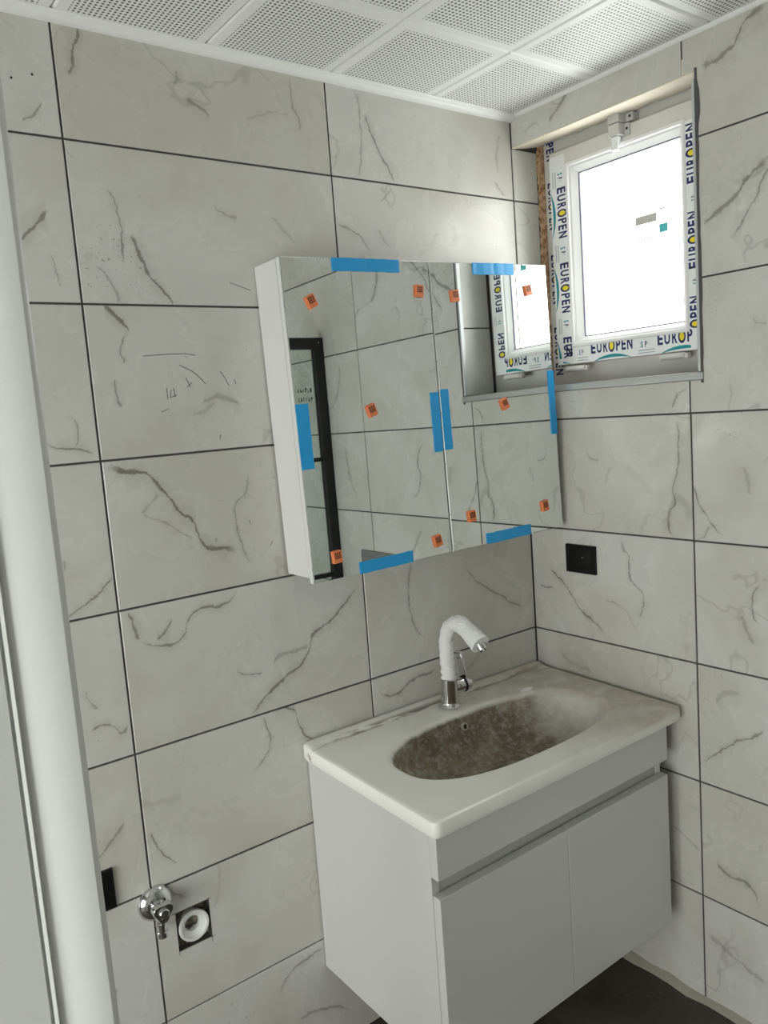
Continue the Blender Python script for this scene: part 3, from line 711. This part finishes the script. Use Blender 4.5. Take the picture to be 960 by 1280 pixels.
for t, wx, wy in ((0, .0055, .011), (.3, .005, .0105), (.7, .0046, .010), (.97, .0044, .0096), (1, .003, .008)):
    c = L0+Vector((-.012*t, .006*t, .075*t)); R.append([c+Vector(q) for q in ((-wx, -wy, 0), (wx, -wy, 0), (wx, wy, 0), (-wx, wy, 0))])
mb.rings(R).build('lever', CHROME, fau, bevel=.0012)
pts, rad = [], []
for i in range(16):
    t = i/15; pts.append((0, .004*math.sin(t*2), .071+.107*t)); rad.append(.0188+(.0022*math.sin(i*2.4)+random.uniform(-.0016, .0016))*(1 if t < .5 else .45)-(.001 if t > .6 else 0))
rc = .046
for i in range(1, 15):
    t = i/14*math.radians(116); pts.append((0, -rc+rc*math.cos(t), .178+rc*1.05*math.sin(t))); rad.append(.0172+random.uniform(-.0005, .0011)+(.0003*i))
e = Vector(pts[-1]); dr_ = Vector((0, -math.sin(math.radians(116)), math.cos(math.radians(116))*1.15)).normalized()
for i in range(1, 9): pts.append(tuple(e+dr_*.0080*i)); rad.append(.0200+.0006*i+random.uniform(-.0003, .0003))
WR = mat('white_foam_wrap', srgb(242, 242, 241), .7); N = NT(WR); co = N.n('ShaderNodeTexCoord').outputs['Object']
N.bump(N.noise(N.vmath('MULTIPLY', co, (1, 1, 2.2)), 60, 4, .6, .8)[0], .006, .8)
MB().tube(pts, rad, 22, jit=.05).build('spout_wrap', WR, fau, smooth=75)
e = Vector(pts[-1]); MB().lathe([(.0115, -.03), (.0115, .010), (.0105, .012), (.0085, .012), (.008, .006)], e-Vector((0, 0, .004)), dr_+Vector((0, 0, -.45)), 22).build('spout_tip', CHROME, fau, smooth=40)

# ------------------------------------------------------------------ plumbing on the back wall
va = empty('angle_valve', (-1.190, 0, .566)); tag(va, 'chrome angle valve with round wall flange above the pipe cut-out', 'valve')
MB().lathe([(.037, .0), (.0375, .003), (.035, .009), (.027, .016), (.018, .019), (.0165, .019)], (0, 0, 0), (0, -1, 0), 36).build('flange', CHROME, va, smooth=40)
MB().lathe([(.0125, .015), (.0125, .019), (.0155, .021), (.0155, .034), (.013, .035)], (0, 0, 0), (0, -1, 0), 24).build('body', CHROME, va, smooth=40)
mb = MB(); R = []
for h, k in ((.035, .9), (.037, 1), (.048, 1), (.051, .9)):
    R.append([(k*(.0205+.0035*math.cos(3*t))*math.cos(t+.5), -h, k*(.0205+.0035*math.cos(3*t))*math.sin(t+.5)) for t in [2*math.pi*j/36 for j in range(36)]])
hd = mb.rings(R).build('handle', CHROME, va, smooth=40)
MB().lathe([(.0105, .051), (.0105, .055), (.0085, .057)], (0, 0, 0), (0, -1, 0), 24).build('cap', CHROME, hd, smooth=40)
MB().lathe([(.0105, .006), (.0105, .030), (.0115, .031), (.0115, .036), (.0098, .037), (.0098, .050), (.0118, .051), (.0118, .062), (.0085, .062), (.008, .055)], (0, -.027, 0), (0, 0, -1), 24).build('outlet', CHROME, va, smooth=40)

pc = (-1.1115, 0, .477)
pipe = empty('waste_pipe', pc); tag(pipe, 'white plastic waste pipe end set in a square tile cut-out', 'pipe')
PP = mat('white_pipe_plastic', srgb(224, 224, 222), .4)
MB().lathe([(.029, -.05), (.029, -.006), (.0335, -.005), (.0345, -.001), (.0335, .003), (.029, .003), (.0275, .0), (.0265, -.004), (.017, -.009), (.0165, -.012), (.0165, -.045)], (0, 0, 0), (0, -1, 0), 40, cap0=False, cap1=False).build('socket', PP, pipe, smooth=40)
MB().lathe([(.0168, -.0455), (.0168, -.044)], (0, 0, 0), (0, -1, 0), 24).build('inner_shade', mat('pipe_shade_grey', srgb(96, 96, 95), .8), pipe)  # grey disc painted as the shade deep in the pipe
CE = mat('crumbled_cement', srgb(82, 78, 68), .95); N = NT(CE); g = N.n('ShaderNodeNewGeometry').outputs['Position']; q = N.noise(g, 110, 4, .7)[0]
N.set(N.b.inputs['Base Color'], N.mix(N.ramp(q, .4, .62), srgb(84, 79, 69), srgb(150, 142, 124))); N.bump(q, .006, 1)
mb = MB(); nn = 12; V = []
for i in range(nn+1):
    for j in range(nn+1):
        x = HOLE[0]+(HOLE[1]-HOLE[0])*i/nn; z = HOLE[2]+(HOLE[3]-HOLE[2])*j/nn
        V.append((x, .020+random.uniform(-.006, .006), z))
mb.add(V, [(i*(nn+1)+j, (i+1)*(nn+1)+j, (i+1)*(nn+1)+j+1, i*(nn+1)+j+1) for i in range(nn) for j in range(nn)])
mb.build('cement_bed', CE, wall_back, smooth=80)
def cutmark(x0, z0, x1, z1, wd=.0011):
    d = Vector((x1-x0, 0, z1-z0)).normalized(); nn_ = Vector((-d.z, 0, d.x))*wd/2; A = Vector((x0, 0, z0)); B = Vector((x1, 0, z1))
    R = [[p_+nn_+Vector((0, -.0002, 0)), p_-nn_+Vector((0, -.0002, 0)), p_-nn_+Vector((0, .0003, 0)), p_+nn_+Vector((0, .0003, 0))] for p_ in (A, B)]
    MB().rings(R).build('saw_cut', INK, wall_back)
cutmark(HOLE[0]-.008, HOLE[3]+.0005, HOLE[1]+.005, HOLE[3]+.0005); cutmark(HOLE[1]-.0005, HOLE[3]+.004, HOLE[1]-.0005, HOLE[2]-.012)
cutmark(HOLE[0]+.0005, HOLE[2], HOLE[0]+.0005, HOLE[2]-.007); cutmark(HOLE[1]-.004, HOLE[2]+.0005, HOLE[1]+.007, HOLE[2]+.0005)
# pencil marks and scratches on the tiles left of the mirror cabinet
PEN = mat('pencil_graphite', srgb(62, 60, 56), .7)
def scratch(pts, wd=.0012):
    Q = [px(u, v, 1, 0) for u, v in pts]; R = []
    for i, p_ in enumerate(Q):
        d = (Q[min(i+1, len(Q)-1)]-Q[max(i-1, 0)]).normalized(); n_ = Vector((-d.z, 0, d.x))*wd/2
        R.append([p_+n_+Vector((0, -.00025, 0)), p_-n_+Vector((0, -.00025, 0)), p_-n_+Vector((0, .0002, 0)), p_+n_+Vector((0, .0002, 0))])
    MB().rings(R).build('pencil_mark', PEN, wall_back)
for pts in ([(179,445),(205,443),(230,442),(244,444)], [(224,456),(240,464),(250,472),(257,480)], [(275,464),(281,472),(286,482)], [(287,353),(300,358),(313,363)], [(293,474),(295,480)],
            [(208,485),(210,499)], [(214,487),(213,497)], [(213,497),(221,494)], [(217,485),(219,496)], [(202,515),(211,511)], [(232,472),(238,484)], [(240,478),(234,484)], [(276,543),(275,549)],
            [(270,673),(271,677)], [(338,682),(341,676)], [(312,650),(313,655)]): scratch(pts)
for u, v in ((14, 97), (40, 93)):
    p_ = px(u, v, 1, 0); MB().lathe([(.0022, 0), (.0022, .0004)], p_, (0, -1, 0), 10).build('drill_dot', INK, wall_back)

# ------------------------------------------------------------------ sockets
def socket(P, u0, u1, z0, z1, label):
    e = empty('wall_socket', P.p((u0+u1)/2, (z0+z1)/2, 0)); tag(e, label, 'socket', 'black wall sockets'); off = Vector(e.location)
    k = lambda i, n: [P.p(u0+i, z0+i, n)-off, P.p(u1-i, z0+i, n)-off, P.p(u1-i, z1-i, n)-off, P.p(u0+i, z1-i, n)-off]
    MB().rings([k(0, .0), k(0, .007), k(.0015, .0085), k(.012, .0085), k(.0125, .0075), k(.013, .0075)]).build('cover_plate', BLACK, e, smooth=30)
    MB().rings([k(.0135, .0076), k(.0135, .009), k(.0145, .0095)]).build('insert', BLACK, e, smooth=30)
    c = P.p((u0+u1)/2, (z0+z1)/2, 0)-off
    MB().lathe([(.0017, .0095), (.0017, .0102), (.001, .0106)], c+P.U*.009+Vector((0,0,.006)), P.N, 12).build('screw', STEEL, e, smooth=40)
socket(PB, .1315, .2305, 1.0755, 1.1525, 'black square socket plate on the window wall above the washbasin corner')
socket(PA, -1.352, -1.268, .595, .678, 'black socket plate low on the wall beside the chrome valve')

# ------------------------------------------------------------------ things seen only in the mirror
ssy = -1.372
sh = empty('shower_screen', (-.45, ssy, 0)); tag(sh, 'black framed glass shower screen with horizontal bars reflected in the mirror', 'shower screen')
def sp(name, M, x0, x1, z0, z1, d=.012, **k): 
    o = MB().box(x0, x1, ssy-d, ssy+d, z0, z1).build(name, M, None, **k); o.parent = sh; o.matrix_parent_inverse = Matrix.Translation(-Vector(sh.location)); return o
sp('post', MBLACK, -.040, -.0005, 0, 1.868, .016, bevel=.001); sp('post', MBLACK, -.90, -.865, 0, 1.868, .016, bevel=.001)
sp('top_rail', MBLACK, -.865, -.040, 1.825, 1.868, .016, bevel=.001); sp('bottom_rail', MBLACK, -.865, -.040, 0, .04, .016, bevel=.001)
for z in (.47, .935, 1.397): sp('crossbar', MBLACK, -.865, -.040, z-.008, z+.008, .010)
sp('glass_panel', SHGLASS, -.865, -.040, .04, 1.825, .004)
o = MB().lathe([(.003, .0), (.003, .001)], (-.02, ssy+.016, 1.848), (0, 1, 0), 10).build('screw', STEEL, None); o.parent = sh; o.matrix_parent_inverse = Matrix.Translation(-Vector(sh.location))
mb = MB()                                     # two rows of scribbled marker figures on the glass
for r_, z in enumerate((1.66, 1.625)):
    x = -.125
    for k in range(6):
        h = random.uniform(.010, .018); mb.box(x, x+.0022, ssy+.0041, ssy+.0044, z, z+h); mb.box(x, x+random.uniform(.004, .008), ssy+.0041, ssy+.0044, z+h*random.choice((0, .5, .9)), z+h*random.choice((0, .5, .9))+.0022); x += .011
o = mb.build('marker_writing', INK, None); o.parent = sh; o.matrix_parent_inverse = Matrix.Translation(-Vector(sh.location))
fp = empty('flush_plate', (0, -1.08, .97)); tag(fp, 'grey flush plate on the tiled wall, reflected low in the mirror', 'flush plate')
FG = mat('flush_plate_grey', srgb(120, 122, 122), .35)
def fbx(name, y0, y1, z0, z1, x, M): return MB().box(-x, 0, y0, y1, z0, z1).build(name, M, fp, bevel=.002)
fbx('plate', -.115, .115, -.08, .075, .010, FG)
for y0, y1 in ((-.095, -.005), (.005, .095)):
    o = MB().box(-.014, -.0101, y0, y1, -.06, .055).build('button', FG, fp, bevel=.0015)
